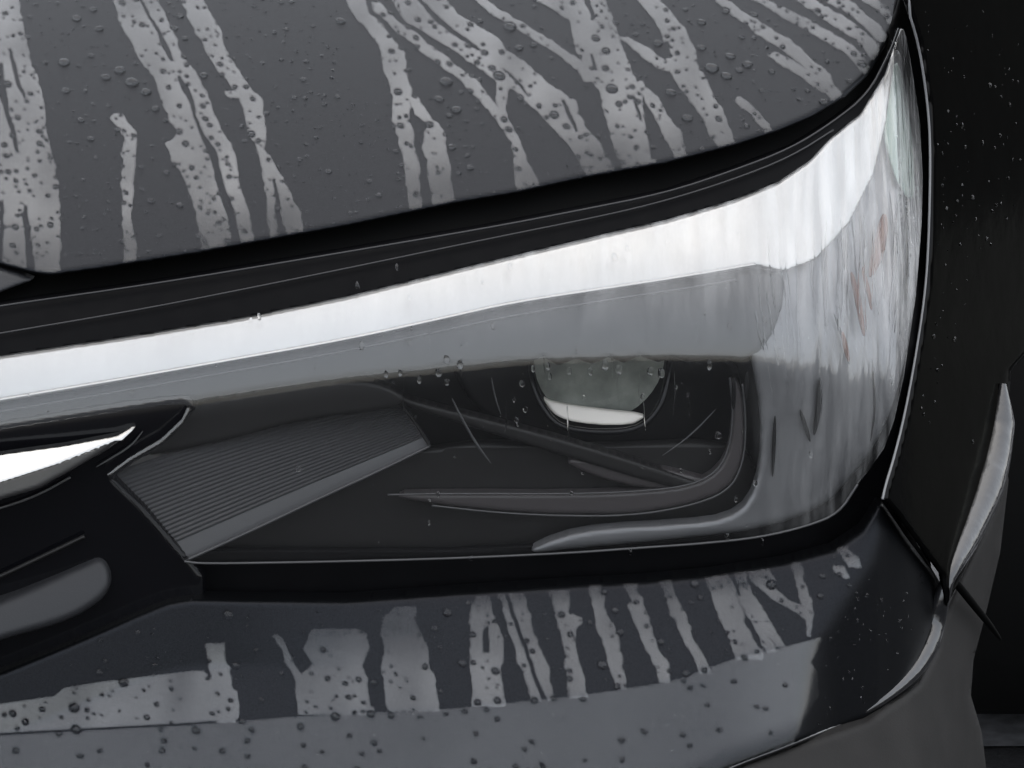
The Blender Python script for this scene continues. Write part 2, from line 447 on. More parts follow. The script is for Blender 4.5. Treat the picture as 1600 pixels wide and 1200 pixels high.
# hood: one crowned sheet through the traced front edge
he = np.array(HOOD_EDGE, float); he = he[(he[:, 0] > -100)]
hp = np.array([S_lens.pt(a, b) for a, b in he]) + np.array([0, -0.004, 0.0])
MH, FH = math.tan(R(21)), -0.16
A_ = np.stack([np.ones(len(hp)), hp[:, 0], hp[:, 0] ** 2, hp[:, 0] ** 3], 1)
wt = np.where(he[:, 0] > 1360, 0.3, 1.0)
co, *_ = np.linalg.lstsq(A_ * wt[:, None], (hp[:, 2] - MH * hp[:, 1] - FH * hp[:, 1] ** 2) * wt, rcond=None)
def hood_z(X, Y): return co[0] + co[1] * X + co[2] * X ** 2 + co[3] * X ** 3 + MH * Y + FH * Y ** 2
def hood_map():
    D = rays(PX, PY); S = np.full(PX.shape, 2.6)
    lo = np.full(PX.shape, 1.9); hi = np.full(PX.shape, 4.2)
    for _ in range(40):
        mid = 0.5 * (lo + hi); P = CAM + D * mid[..., None]
        above = P[..., 2] > hood_z(P[..., 0], P[..., 1])
        lo = np.where(above, mid, lo); hi = np.where(above, hi, mid)
    return 0.5 * (lo + hi)
S_hood = Surf(hood_map())

# ------------------------------------------------------------------ the ground
gs = 60.0
ground = link('ground', [(-gs, -gs, 0), (gs, -gs, 0), (gs, gs, 0), (-gs, gs, 0)], [(0, 1, 2, 3)], 'asphalt', smooth=False)
tag(ground, kind='structure')
line = link('parking_line', [(-1.0, 1.19, 0.004), (2.5, 1.19, 0.004), (2.5, 1.32, 0.004), (-1.0, 1.32, 0.004)], [(0, 1, 2, 3)], 'linepaint', smooth=False)
tag(line, kind='structure')
# unseen slab added beside the car to mirror dull patches in the fender
px0, px1, py0, py1 = 1.72, 3.4, 1.2, 3.6
refl_slab = link('reflection_slab', [(px0, py0, 0), (px1, py0, 0), (px1, py1, 0), (px0, py1, 0), (px0, py0, .12), (px1, py0, .12), (px1, py1, .12), (px0, py1, .12)],
            [(4, 5, 6, 7), (0, 1, 5, 4), (1, 2, 6, 5), (2, 3, 7, 6), (3, 0, 4, 7)], 'refl_slab', smooth=False)
tag(refl_slab, kind='structure')

# ------------------------------------------------------------------ the car
car = bpy.data.objects.new('parked_car', None); COL.objects.link(car)
car.location = (0.0, 0.6, 0.0); ORIG[car.name] = (0.0, 0.6, 0.0)
tag(car, 'dark grey car front corner with clear headlight, wet hood and bumper', 'car')

hood = panel('hood', [(-140, -340)] + HOOD_EDGE + [(1450, -340)], S_hood, 'paint', car, step=4, rnd=9, rdep=0.006, skirt=0.02)
bumper_poly = BUMPER_TOP + [(1392, 800), (1415, 806), (1440, 850), (1500, 920), (1560, 990), (1469, 967), (1461, 1012), (1431, 1069), (1352, 1125), (1244, 1162), (1142, 1200), (1040, 1260), (-140, 1260)]
BUMP_POLY = BUMPER_TOP + [(1395, 812), (1420, 850), (1462, 905), (1470, 967), (1461, 1012), (1431, 1069), (1352, 1125), (1244, 1162), (1142, 1200), (960, 1290), (700, 1480), (-140, 1560)]
bumper = panel('front_bumper', BUMP_POLY, S_bump, 'paint', car, step=4, rnd=8, rdep=0.006, skirt=0.02)

# fender
FEND_EDGE = [(1440, -340), (1414, 0), (1436, 70), (1449, 157), (1454, 227), (1452, 350), (1447, 444), (1434, 537), (1415, 642), (1398, 712), (1384, 757), (1379, 780), (1398, 800), (1425, 838), (1470, 900)]
FEND_POLY = FEND_EDGE + [(1478, 950), (1500, 905), (1550, 800), (1572, 740), (1576, 700), (1576, 640), (1580, 580), (1610, 545), (1680, 515), (1780, 505), (1900, 520), (1900, -340)]
tube('fender_edge_glint', FEND_EDGE[:12], S_fend, 'wedge', car, rad=0.0009, off=-0.001)  # painted highlight along the fender edge, paler than its paint
fender = panel('fender', FEND_POLY, S_fend, 'gloss', car, step=5, rnd=7, rdep=0.006, skirt=0.02)

# wheel-arch cladding
CLAD_POLY = [(1576, 690), (1576, 750), (1563, 862), (1541, 956), (1521, 1031), (1517, 1087), (1534, 1144), (1541, 1200), (1530, 1330), (1480, 1480), (720, 1520), (980, 1290), (1142, 1202), (1244, 1165), (1352, 1128), (1433, 1071), (1464, 1013), (1473, 966), (1500, 905), (1550, 800), (1570, 745)]
S_clad = Surf(S_fend.S * 0 + np.where(True, S_fend.S + 0.012, 0))
m_c = 0.9 - 0.6 * sstep(0, 120, PX - 1420)
S_clad = Surf(integrate(lambda x: 0 * x + 1000, lambda x: np.array([S_bump.pt(min(a, 1480), 1000.0)[1] for a in x]) + 0.02 + np.maximum(0, x - 1480) * 0.0009, m_c))
clad = panel('wheel_arch_cladding', CLAD_POLY, S_clad, 'clad', car, step=6, rnd=8, rdep=0.006, skirt=0.05)

# rolled lip of the wheel arch, running from the fender down round the bumper
class Blend(Surf):
    def __call__(self, px, py):
        k = sstep(880, 980, np.asarray(py, float)); return S_fend(px, py) * (1 - k) + S_bump(px, py) * k
lp = np.array(chaikin([(1567, 600), (1562, 660), (1544, 750), (1512, 835), (1482, 900), (1464, 955), (1452, 1005), (1422, 1060), (1350, 1115), (1244, 1160), (1142, 1198), (1080, 1230)], 3, closed=False))
lr = np.interp(lp[:, 1], [600, 660, 760, 850, 905, 960, 1020, 1070, 1120, 1240], [6, 28, 34, 23, 11, 18, 19, 11, 5, 3]) * FRAME / 1600
lc = pts(lp[:, 0], lp[:, 1], Blend(None)(np.minimum(lp[:, 0], 1560), lp[:, 1]) + 0.004)
lt = np.gradient(lc, axis=0); lt /= np.linalg.norm(lt, axis=1)[:, None]
lv = []; lf = []; n_ = 16
for i in range(len(lc)):
    u_ = np.cross(lt[i], FW); u_ /= np.linalg.norm(u_); v2 = np.cross(lt[i], u_)
    for k in range(n_):
        a = 2 * math.pi * k / n_; lv.append((lc[i] + lr[i] * (math.cos(a) * u_ + math.sin(a) * v2)).tolist())
for i in range(len(lc) - 1):
    for k in range(n_): lf.append((i * n_ + k, i * n_ + (k + 1) % n_, (i + 1) * n_ + (k + 1) % n_, (i + 1) * n_ + k))
link('arch_lip', lv, lf, 'arch', car)

# joint between bumper and fender: a dark rubber-edged gap strip that ends on the cladding
tube('joint_strip', [(1412, 806), (1440, 843), (1500, 918), (1540, 968), (1564, 1000)], S_clad, 'rubber', car, rad=0.0032, off=-0.02, n=8, taper=True)

# black seal between hood and lamp
seal_poly = HOOD_EDGE[:-1] + [(1424, -60), (1424, 40), (1404, 50)] + [(x, y + 14) for x, y in LAMP_TOP[::-1]]
panel('hood_seal', [(x, y - 14 if i < len(HOOD_EDGE) - 1 else y) for i, (x, y) in enumerate(seal_poly)], S_lens, 'rubber', car, step=8, off=0.022, skirt=0.01)
# dark backing between lamp, fender and bumper
panel('gap_backing', [(1390, 40), (1412, -40), (1440, 60), (1460, 160), (1466, 240), (1462, 380), (1446, 540), (1410, 700), (1392, 780), (1420, 830), (1480, 930), (1440, 930), (1360, 850), (1300, 880), (900, 935), (540, 960), (280, 960), (280, 860), (700, 860), (1100, 838), (1300, 780), (1370, 690), (1420, 450), (1430, 250), (1400, 90)],
      S_lens, 'black', car, step=8, off=0.035, skirt=0.01)

# ------------------------------------------------------------------ headlight
head = panel('headlight', LENS_POLY, S_lens, 'inner', car, step=8, off=0.12, skirt=0)
child_origin(head, car)
head['label'] = 'wide clear headlight with silver upper strip'
def add_attr(o, name, fn):
    me = o.data; co_ = np.empty(len(me.vertices) * 3); me.vertices.foreach_get('co', co_); co_ = co_.reshape(-1, 3) + np.array(parent_origin(car))
    d = co_ - CAM; z = d @ FW; x = 800 + (d @ RT) / z / K; y = 600 - (d @ UP) / z / K
    a = me.attributes.new(name, 'FLOAT', 'POINT'); a.data.foreach_set('value', fn(x, y).astype(np.float32))
def mist_glow(x, y):
    up = np.clip((B_edge(x) - 4 - y) / 150.0, 0, 1)  # painted glow, paler towards the strip
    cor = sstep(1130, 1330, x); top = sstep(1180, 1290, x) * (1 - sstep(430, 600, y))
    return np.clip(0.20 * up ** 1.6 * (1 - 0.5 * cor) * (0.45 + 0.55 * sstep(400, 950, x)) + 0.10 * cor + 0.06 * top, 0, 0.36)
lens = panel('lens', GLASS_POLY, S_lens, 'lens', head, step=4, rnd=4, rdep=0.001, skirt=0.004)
add_attr(lens, 'mist_glow', mist_glow)
def girth_uv(o):
    """u = length along the lamp's plan curve, v = height: water runs follow v"""
    me = o.data; uvl = me.uv_layers.new(name='girth'); n_ = len(me.loops)
    vi = np.empty(n_, int); me.loops.foreach_get('vertex_index', vi)
    co_ = np.empty(len(me.vertices) * 3); me.vertices.foreach_get('co', co_); co_ = co_.reshape(-1, 3)
    xx = np.arange(-1.0, 1.0, 0.002); sl_ = _sl(800 + xx / FRAME * 1600)
    arc = np.concatenate([[0], np.cumsum(np.sqrt(1 + sl_ ** 2)[:-1] * 0.002)])
    uv_ = np.stack([np.interp(co_[:, 0], xx, arc), co_[:, 2]], 1)[vi]
    uvl.data.foreach_set('uv', uv_.ravel().astype(np.float32))
girth_uv(lens)
def inner(name, poly, mat, off, step=5, rnd=5, rdep=None, skirt=0.015, surf=S_lens, sm=2, relief=None):
    return panel(name, chaikin(poly, sm) if sm else poly, surf, mat, head, step=step, off=off, rnd=rnd, rdep=rdep, skirt=skirt, relief=relief)

# black border above the strip
panel('upper_border', LAMP_TOP + [(x, y) for x, y in BAR_TOP[::-1]], S_lens, 'black', head, step=6, off=0.006, skirt=0.02)
tube('border_ridge', [(x, y + 1) for x, y in LAMP_TOP], S_lens, 'satin_black', head, rad=0.0008, off=0.001)
tube('border_ridge', [(-140, 545), (0, 521), (202, 487), (337, 461), (540, 420), (760, 374), (940, 338), (1040, 314), (1145, 281), (1236, 245), (1302, 203)], S_lens, 'satin_black', head, rad=0.0007, off=0.002)

# silver light strip: own surface laid far back
BAR_BOT = [(1384, 190), (1365, 270), (1325, 350), (1275, 405), (1225, 424), (1180, 414), (1090, 430), (980, 447), (800, 474), (700, 497), (540, 532), (371, 562), (202, 592), (0, 626), (-140, 650)]
strip_poly = BAR_TOP + BAR_BOT
panel('light_strip', strip_poly, S_lens, 'silver', head, step=4, off=0.009, rnd=3, rdep=0.001, skirt=0.02)
tube('strip_edge', [(x, y - 1) for x, y in BAR_BOT[5:]], S_lens, 'silver', head, rad=0.0013, off=0.0085)
tube('strip_edge', [(1150, 437), (1090, 448), (980, 464), (800, 493), (700, 515), (540, 549), (371, 579), (202, 609), (0, 643), (-140, 667)], S_lens, 'edge', head, rad=0.0006, off=0.013)
# lower lip under the strip, dull grey, left half; ragged edge copies a reflection
LIP = [(-140, 652), (0, 628), (202, 594), (371, 564), (540, 534), (700, 500), (800, 478), (980, 450), (1090, 434), (1170, 420), (1215, 424), (1226, 440), (1222, 480), (1208, 520), (1188, 548), (1160, 563), (1110, 560), (1075, 566), (1052, 559), (1028, 566), (1000, 556), (975, 567), (950, 558), (926, 569), (900, 561), (872, 571), (848, 558), (828, 566), (790, 564), (740, 571), (700, 570), (660, 579), (600, 583), (540, 590), (405, 609), (293, 628), (200, 640), (0, 671), (-140, 692)]
panel('strip_lip', LIP, S_lens, 'bezel', head, step=5, off=0.016, rnd=6, skirt=0.02)
# satin bezel at the outer corner
inner('corner_bezel', [(1170, 405), (1240, 330), (1300, 230), (1350, 170), (1400, 70), (1418, 110), (1434, 230), (1438, 330), (1436, 420), (1422, 520), (1400, 620), (1372, 690), (1330, 745), (1290, 790), (1200, 825), (1060, 842), (900, 856), (815, 866),
                       (872, 838), (940, 825), (1069, 818), (1134, 810), (1170, 785), (1188, 730), (1190, 650), (1175, 560), (1150, 500), (1150, 440)], 'satin', 0.022, rnd=8, sm=1)
# brown-red reflections in the corner, built as coloured slivers
for path_, rad_ in (([(1382, 335), (1378, 365), (1370, 400), (1360, 432)], 0.0034), ([(1330, 425), (1340, 465), (1350, 525)], 0.0018), ([(1346, 415), (1356, 450), (1362, 485)], 0.0012), ([(1316, 518), (1326, 565)], 0.0014)):
    tube('brown_reflection', path_, S_lens, 'refl_brown', head, rad=rad_ * 1.35, off=0.015, n=8, taper=True)
inner('green_tint_panel', [(1398, 90), (1412, 120), (1428, 230), (1430, 320), (1408, 300), (1385, 240), (1375, 170)], 'mint', 0.014, rnd=4, sm=1)  # added panel that puts a green tint into the corner
# dark floor bezel
inner('floor_bezel', [(290, 877), (500, 876), (697, 871), (820, 864), (870, 838), (940, 824), (1069, 816), (1134, 809), (1168, 785), (1184, 730), (1150, 690), (900, 700), (700, 690), (480, 760)], 'bezel', 0.055, rnd=0, sm=1, step=8)

# ribbed panel: a fan of fine flutes
def ribbed():
    A, B, C_, D_ = (166, 741), (290, 875), (671, 698), (618, 619)
    NU, NR, SPR = 14, 20, 6
    vs = []
    for r in range(NR):
        for k in range(SPR): vs.append(((r + k / SPR) / NR * 0.82, k / SPR))
    for q in np.linspace(0.82, 1.0, 6): vs.append((q, 0.0))
    verts = []; faces = []
    for v, ph in vs:
        depth = 0.0012 * (1 - abs(2 * ph - 1)) if v < 0.82 else 0
        for i in range(NU + 1):
            u = i / NU
            x = (1 - v) * ((1 - u) * A[0] + u * D_[0]) + v * ((1 - u) * B[0] + u * C_[0])
            y = (1 - v) * ((1 - u) * A[1] + u * D_[1]) + v * ((1 - u) * B[1] + u * C_[1]) - 10 * math.sin(math.pi * u) * (1 - v)
            s = S_lens(x, y) + 0.016 + 0.03 * u - depth + 0.012 * (1 - v)
            verts.append(pts(np.array(x), np.array(y), np.array(s)).tolist())
    W = NU + 1
    for j in range(len(vs) - 1):
        for i in range(NU): faces.append((j * W + i, (j + 1) * W + i, (j + 1) * W + i + 1, j * W + i + 1))
    n0 = len(verts)
    be = boundary_edges(faces); mp = {}
    for a, b in be:
        for q in (a, b):
            if q not in mp: mp[q] = len(verts); verts.append([verts[q][0], verts[q][1] + 0.012, verts[q][2]])
    for a, b in be: faces.append((b, a, mp[a], mp[b]))
    return link('ribbed_panel', verts, faces, 'rib', head, smooth=False)
ribbed()
tube('panel_edge', [(294, 874), (400, 826), (500, 778), (600, 732), (671, 697)], S_lens, 'edge', head, rad=0.0011, off=[0.008, 0.035])
tube('panel_edge', [(671, 697), (650, 662), (618, 619)], S_lens, 'bezel', head, rad=0.001, off=0.042)
# brow between strip and flutes
inner('brow_panel', [(296, 630), (405, 611), (540, 590), (600, 600), (640, 625), (610, 640), (480, 655), (330, 695), (205, 716), (255, 688), (287, 655)], 'bezel', 0.03, rnd=4, sm=1)

# grey bezel between strip and projector, and dark slivers standing in for streaks refracted by water
for path_, rad_ in (([(1211, 650), (1209, 700), (1207, 745)], 0.0020), ([(1250, 640), (1258, 665), (1266, 690)], 0.0022), ([(1281, 590), (1279, 640), (1272, 680)], 0.0030), ([(1168, 580), (1165, 625)], 0.0020), ([(1147, 590), (1146, 640)], 0.0024), ([(1303, 490), (1316, 525), (1327, 570)], 0.0014), ([(1390, 300), (1402, 400), (1398, 520)], 0.0014), ([(1410, 250), (1420, 360), (1416, 470)], 0.0016), ([(1362, 560), (1368, 640), (1360, 690)], 0.0012)):
    tube('refraction_streak', path_, S_lens, 'inner', head, rad=rad_ * 0.7, off=0.019, n=8, taper=True)

# projector: shroud, bowl, pale plate painted as the sky's reflection, glass
def ring_pts(cx, cy, r, n): return [(cx + r * math.cos(2 * math.pi * k / n), cy + r * math.sin(2 * math.pi * k / n)) for k in range(n)]
PC, PR = (937, 558), 106
inner('projector_shroud', [(700, 560), (830, 545), (1060, 545), (1150, 560), (1165, 640), (1150, 700), (1060, 712), (900, 700), (800, 680), (740, 640)], 'inner', 0.095, rnd=10, sm=1)
s0 = float(S_lens(*PC)) + 0.072
def disc_map(rr, cz, curv):
    """points of a shallow dome facing the camera side"""
    verts = [(0, 0, 0)]; faces = []
    n = 40; ringsN = 7
    verts = []; P0 = pts(np.array(PC[0] * 1.0), np.array(PC[1] * 1.0), np.array(s0 + cz))
    ax = np.array([0.18, -0.975, 0.02]); ax /= np.linalg.norm(ax)
    u = np.cross(np.array([0, 0, 1.0]), ax); u /= np.linalg.norm(u); v = np.cross(ax, u)
    verts.append((P0 + ax * curv).tolist())
    for q in range(1, ringsN + 1):
        r = rr * q / ringsN
        for k in range(n):
            a = 2 * math.pi * k / n
            verts.append((P0 + u * r * math.cos(a) + v * r * math.sin(a) + ax * curv * (1 - (q / ringsN) ** 2)).tolist())
    for k in range(n): faces.append((0, 1 + k, 1 + (k + 1) % n))
    for q in range(ringsN - 1):
        for k in range(n):
            a = 1 + q * n; b = a + n
            faces.append((a + k, b + k, b + (k + 1) % n, a + (k + 1) % n))
    return verts, faces
rm = PR * FRAME / 1600
v_, f_ = disc_map(rm, 0.0, 0.014); link('projector_lens', v_, f_, 'pglass', head)
v_, f_ = disc_map(rm * 1.0, 0.012, -0.006); bowl = link('projector_bowl', v_, f_, 'olive', head)
class Flat(Surf):
    def __init__(self, s): self.s = s
    def __call__(self, px, py): return np.zeros(np.shape(px)) + self.s - (np.asarray(py) - 560) * 0.00008
inner('sky_crescent', [(846, 619), (862, 628), (930, 639), (1012, 647), (1000, 657), (985, 664), (930, 664), (885, 657), (862, 645)], 'sky_refl', 0.005, rnd=3, sm=1, surf=Flat(s0), skirt=0.004, step=3)
tube('projector_rim', [(828, 548), (829, 580), (836, 610), (848, 636), (866, 660), (890, 671), (940, 676), (985, 673), (1012, 660), (1032, 634), (1042, 600), (1046, 560)], Flat(s0), 'pianoblack', head, rad=0.0025, off=-0.002)

# lower light blade that sweeps along the floor and turns up at the corner
inner('light_blade', [(606, 773), (700, 771), (894, 772), (1016, 767), (1085, 757), (1122, 735), (1140, 700), (1146, 640), (1140, 590), (1158, 600), (1164, 660), (1160, 724), (1136, 766), (1069, 790), (981, 803), (880, 803), (784, 799), (675, 787)], 'blade', 0.034, rnd=5, sm=1, step=4)
tube('blade_edge', [(606, 773), (700, 771), (894, 772), (1016, 767), (1085, 757), (1122, 735), (1140, 700), (1146, 640), (1140, 590)], S_lens, 'edge', head, rad=0.0007, off=0.033)
tube('blade_edge', [(675, 790), (784, 802), (880, 806), (981, 806), (1069, 793), (1138, 769), (1162, 724), (1166, 660), (1160, 600)], S_lens, 'edge', head, rad=0.0007, off=0.033)
# folded bars under the projector
inner('diagonal_bar', [(610, 612), (650, 628), (762, 655), (900, 692), (1047, 738), (1120, 765), (1110, 775), (1030, 757), (880, 712), (740, 668), (625, 632)], 'bezel', 0.036, rnd=4, sm=1, step=4)
inner('diagonal_bar', [(870, 715), (960, 720), (1050, 735), (1115, 752), (1100, 770), (1000, 762), (930, 745)], 'blade', 0.040, rnd=4, sm=1, step=4)
tube('trim_filament', [(706, 622), (722, 655), (745, 695), (767, 724)], S_lens, 'edge', head, rad=0.0009, off=0.02, taper=True)
tube('trim_filament', [(768, 590), (773, 620), (783, 648)], S_lens, 'edge', head, rad=0.0005, off=0.02, taper=True)
tube('trim_filament', [(1118, 640), (1080, 680), (1035, 712)], S_lens, 'edge', head, rad=0.0005, off=0.02, taper=True)
# thin bright line along the lower edge and the outer edge of the lens
tube('lens_edge', [(288, 877), (315, 881), (500, 878), (697, 873), (894, 864), (1000, 856), (1090, 850), (1187, 840), (1262, 822), (1311, 802), (1340, 757)], S_lens, 'edge', head, rad=0.0009, off=0.001)

# ------------------------------------------------------------------ grille side pieces at the left
panel('grille_surround', [(-140, 680), (0, 655), (200, 622), (300, 612), (305, 640), (262, 690), (210, 722), (178, 745), (228, 792), (300, 874), (320, 900), (320, 950), (230, 985), (120, 1045), (-140, 1110)], S_lens, 'pianoblack', car, step=7, off=0.014, rnd=10, skirt=0.02)
CH_TOP = [(-140, 733), (0, 710), (100, 696), (182, 680), (204, 667), (211, 667), (207, 674), (190, 689)]
S_ch1 = Surf(integrate(lambda x: 0 * x + 700, lambda x: np.array([S_lens.pt(a, 700.0)[1] for a in x]) - 0.006, np.full(PX.shape, math.tan(R(52)))))
panel('chrome_trim', CH_TOP + [(179, 690), (84, 728), (0, 755), (-140, 797)], S_ch1, 'chrome', car, step=3, rnd=2, rdep=0.001, skirt=0.01)
S_ch2 = Surf(integrate(lambda x: np.interp(x, [-160, 0, 84, 179, 400], [800, 755, 728, 688, 600]), lambda x: np.array([S_ch1.pt(a, np.interp(a, [-160, 0, 84, 179, 400], [800, 755, 728, 688, 600]))[1] for a in x]) + 0.003, np.full(PX.shape, math.tan(R(9)))))
panel('chrome_trim_underside', [(-140, 788), (0, 746), (84, 719), (179, 682), (192, 686), (150, 714), (111, 737), (61, 764), (0, 782), (-140, 820)], S_ch2, 'chrome', car, step=4, rnd=4, rdep=0.002, skirt=0.01)
tube('surround_edge', [(223, 674), (205, 697), (170, 718), (150, 730)], S_lens, 'edge', car, rad=0.0007, off=0.010, taper=True)
tube('surround_edge', [(110, 746), (60, 774), (0, 795), (-100, 822)], S_lens, 'edge', car, rad=0.0008, off=0.010)
# small triangular grille panel under the hood tip, far left
panel('grille_panel', [(-140, 415), (0, 420), (30, 428), (54, 437), (20, 449), (0, 457), (-140, 480)], S_lens, 'trim', car, step=4, off=0.004, rnd=5, rdep=0.003)
# rounded grey bar in the lower inlet, and the slat above it
S_bar = Surf(integrate(lambda x: 0 * x + 930, lambda x: np.array([S_lens.pt(a, 900.0)[1] for a in x]) - 0.004, np.tan(np.radians(np.clip(34 - (PY - 925 + 0.42 * (PX - 70)) * 0.25, 8, 50)))))
panel('inlet_bar', chaikin([(-140, 985), (0, 939), (80, 903), (140, 874), (156, 868), (168, 880), (173, 900), (171, 922), (152, 944), (104, 972), (0, 1000), (-140, 1046)], 2), S_bar, 'trim', car, step=4, rnd=12, rdep=0.006, skirt=0.02)
tube('inlet_slat', [(-140, 962), (0, 901), (80, 863), (132, 838)], S_lens, 'bezel', car, rad=0.0016, off=0.008)
panel('inlet_backing', [(-140, 1000), (0, 940), (150, 850), (240, 880), (300, 960), (150, 1030), (-140, 1130)], S_lens, 'black', car, step=8, off=0.03, skirt=0.01)

# ------------------------------------------------------------------ front wheel, seen past the cladding
def wheel():
    root = bpy.data.objects.new('front_wheel', None); COL.objects.link(root)
    root.parent = car; child_origin(root, car)
    cx, cy, cz, Ro = 0.56, 1.35, 0.335, 0.335
    prof = [(-0.10, 0.215), (-0.112, 0.26), (-0.105, 0.315), (-0.07, 0.333), (0.07, 0.333), (0.105, 0.315), (0.112, 0.26), (0.10, 0.215)]
    N = 64; verts = []; faces = []
    for i in range(N):
        a = 2 * math.pi * i / N
        for (xx, rr) in prof:
            r2 = rr - (0.005 if (i % 2 and rr > 0.32) else 0)
            verts.append((cx + xx, cy + r2 * math.cos(a), cz + r2 * math.sin(a)))
    m = len(prof)
    for i in range(N):
        for k in range(m - 1):
            faces.append((i * m + k, ((i + 1) % N) * m + k, ((i + 1) % N) * m + k + 1, i * m + k + 1))
    link('tyre', verts, faces, 'tyre', root)
    verts = []; faces = []
    for i in range(N):
        a = 2 * math.pi * i / N
        for (xx, rr) in ((0.09, 0.217), (0.075, 0.205), (0.05, 0.19), (-0.09, 0.215)):
            verts.append((cx + xx, cy + rr * math.cos(a), cz + rr * math.sin(a)))
    for i in range(N):
        for k in range(3): faces.append((i * 4 + k, ((i + 1) % N) * 4 + k, ((i + 1) % N) * 4 + k + 1, i * 4 + k + 1))
    for sp in range(5):
        a = 2 * math.pi * sp / 5 + 0.3; b = len(verts)
        for r in (0.0, 0.2):
            for s_ in (-0.025, 0.025):
                for xx in (0.055, 0.075):
                    verts.append((cx + xx, cy + r * math.cos(a) - s_ * math.sin(a), cz + r * math.sin(a) + s_ * math.cos(a)))
        for q in ((0, 1, 3, 2), (4, 6, 7, 5), (0, 4, 5, 1), (2, 3, 7, 6), (1, 5, 7, 3), (0, 2, 6, 4)): faces.append(tuple(b + t for t in q))
    link('rim', verts, faces, 'alloy', root, smooth=False)
wheel()

# ------------------------------------------------------------------ water on the paint
def vnoise(x, y, f, seed):
    r = np.random.RandomState(seed); g = r.rand(512, 512)
    fx = x * f + 200; fy = y * f + 200
    i = np.floor(fx).astype(int); j = np.floor(fy).astype(int); u = fx - i; v = fy - j
    u = u * u * (3 - 2 * u); v = v * v * (3 - 2 * v)
    a = g[j % 512, i % 512]; b = g[j % 512, (i + 1) % 512]; c = g[(j + 1) % 512, i % 512]; d = g[(j + 1) % 512, (i + 1) % 512]
    return (a * (1 - u) + b * u) * (1 - v) + (c * (1 - u) + d * u) * v - 0.5
def row_field(gx, gy, rows):
    r = np.array(rows, float)
    xl = np.interp(gy, r[:, 0], r[:, 1]); xr = np.interp(gy, r[:, 0], r[:, 2])
    # slant-corrected side distance, capped at both ends
    sl = np.gradient(0.5 * (r[:, 1] + r[:, 2]), r[:, 0]); k = np.interp(gy, r[:, 0], 1 / np.sqrt(1 + sl ** 2))
    return np.minimum(np.minimum(gx - xl, xr - gx) * k, np.minimum(gy - r[0, 0], r[-1, 0] - gy))

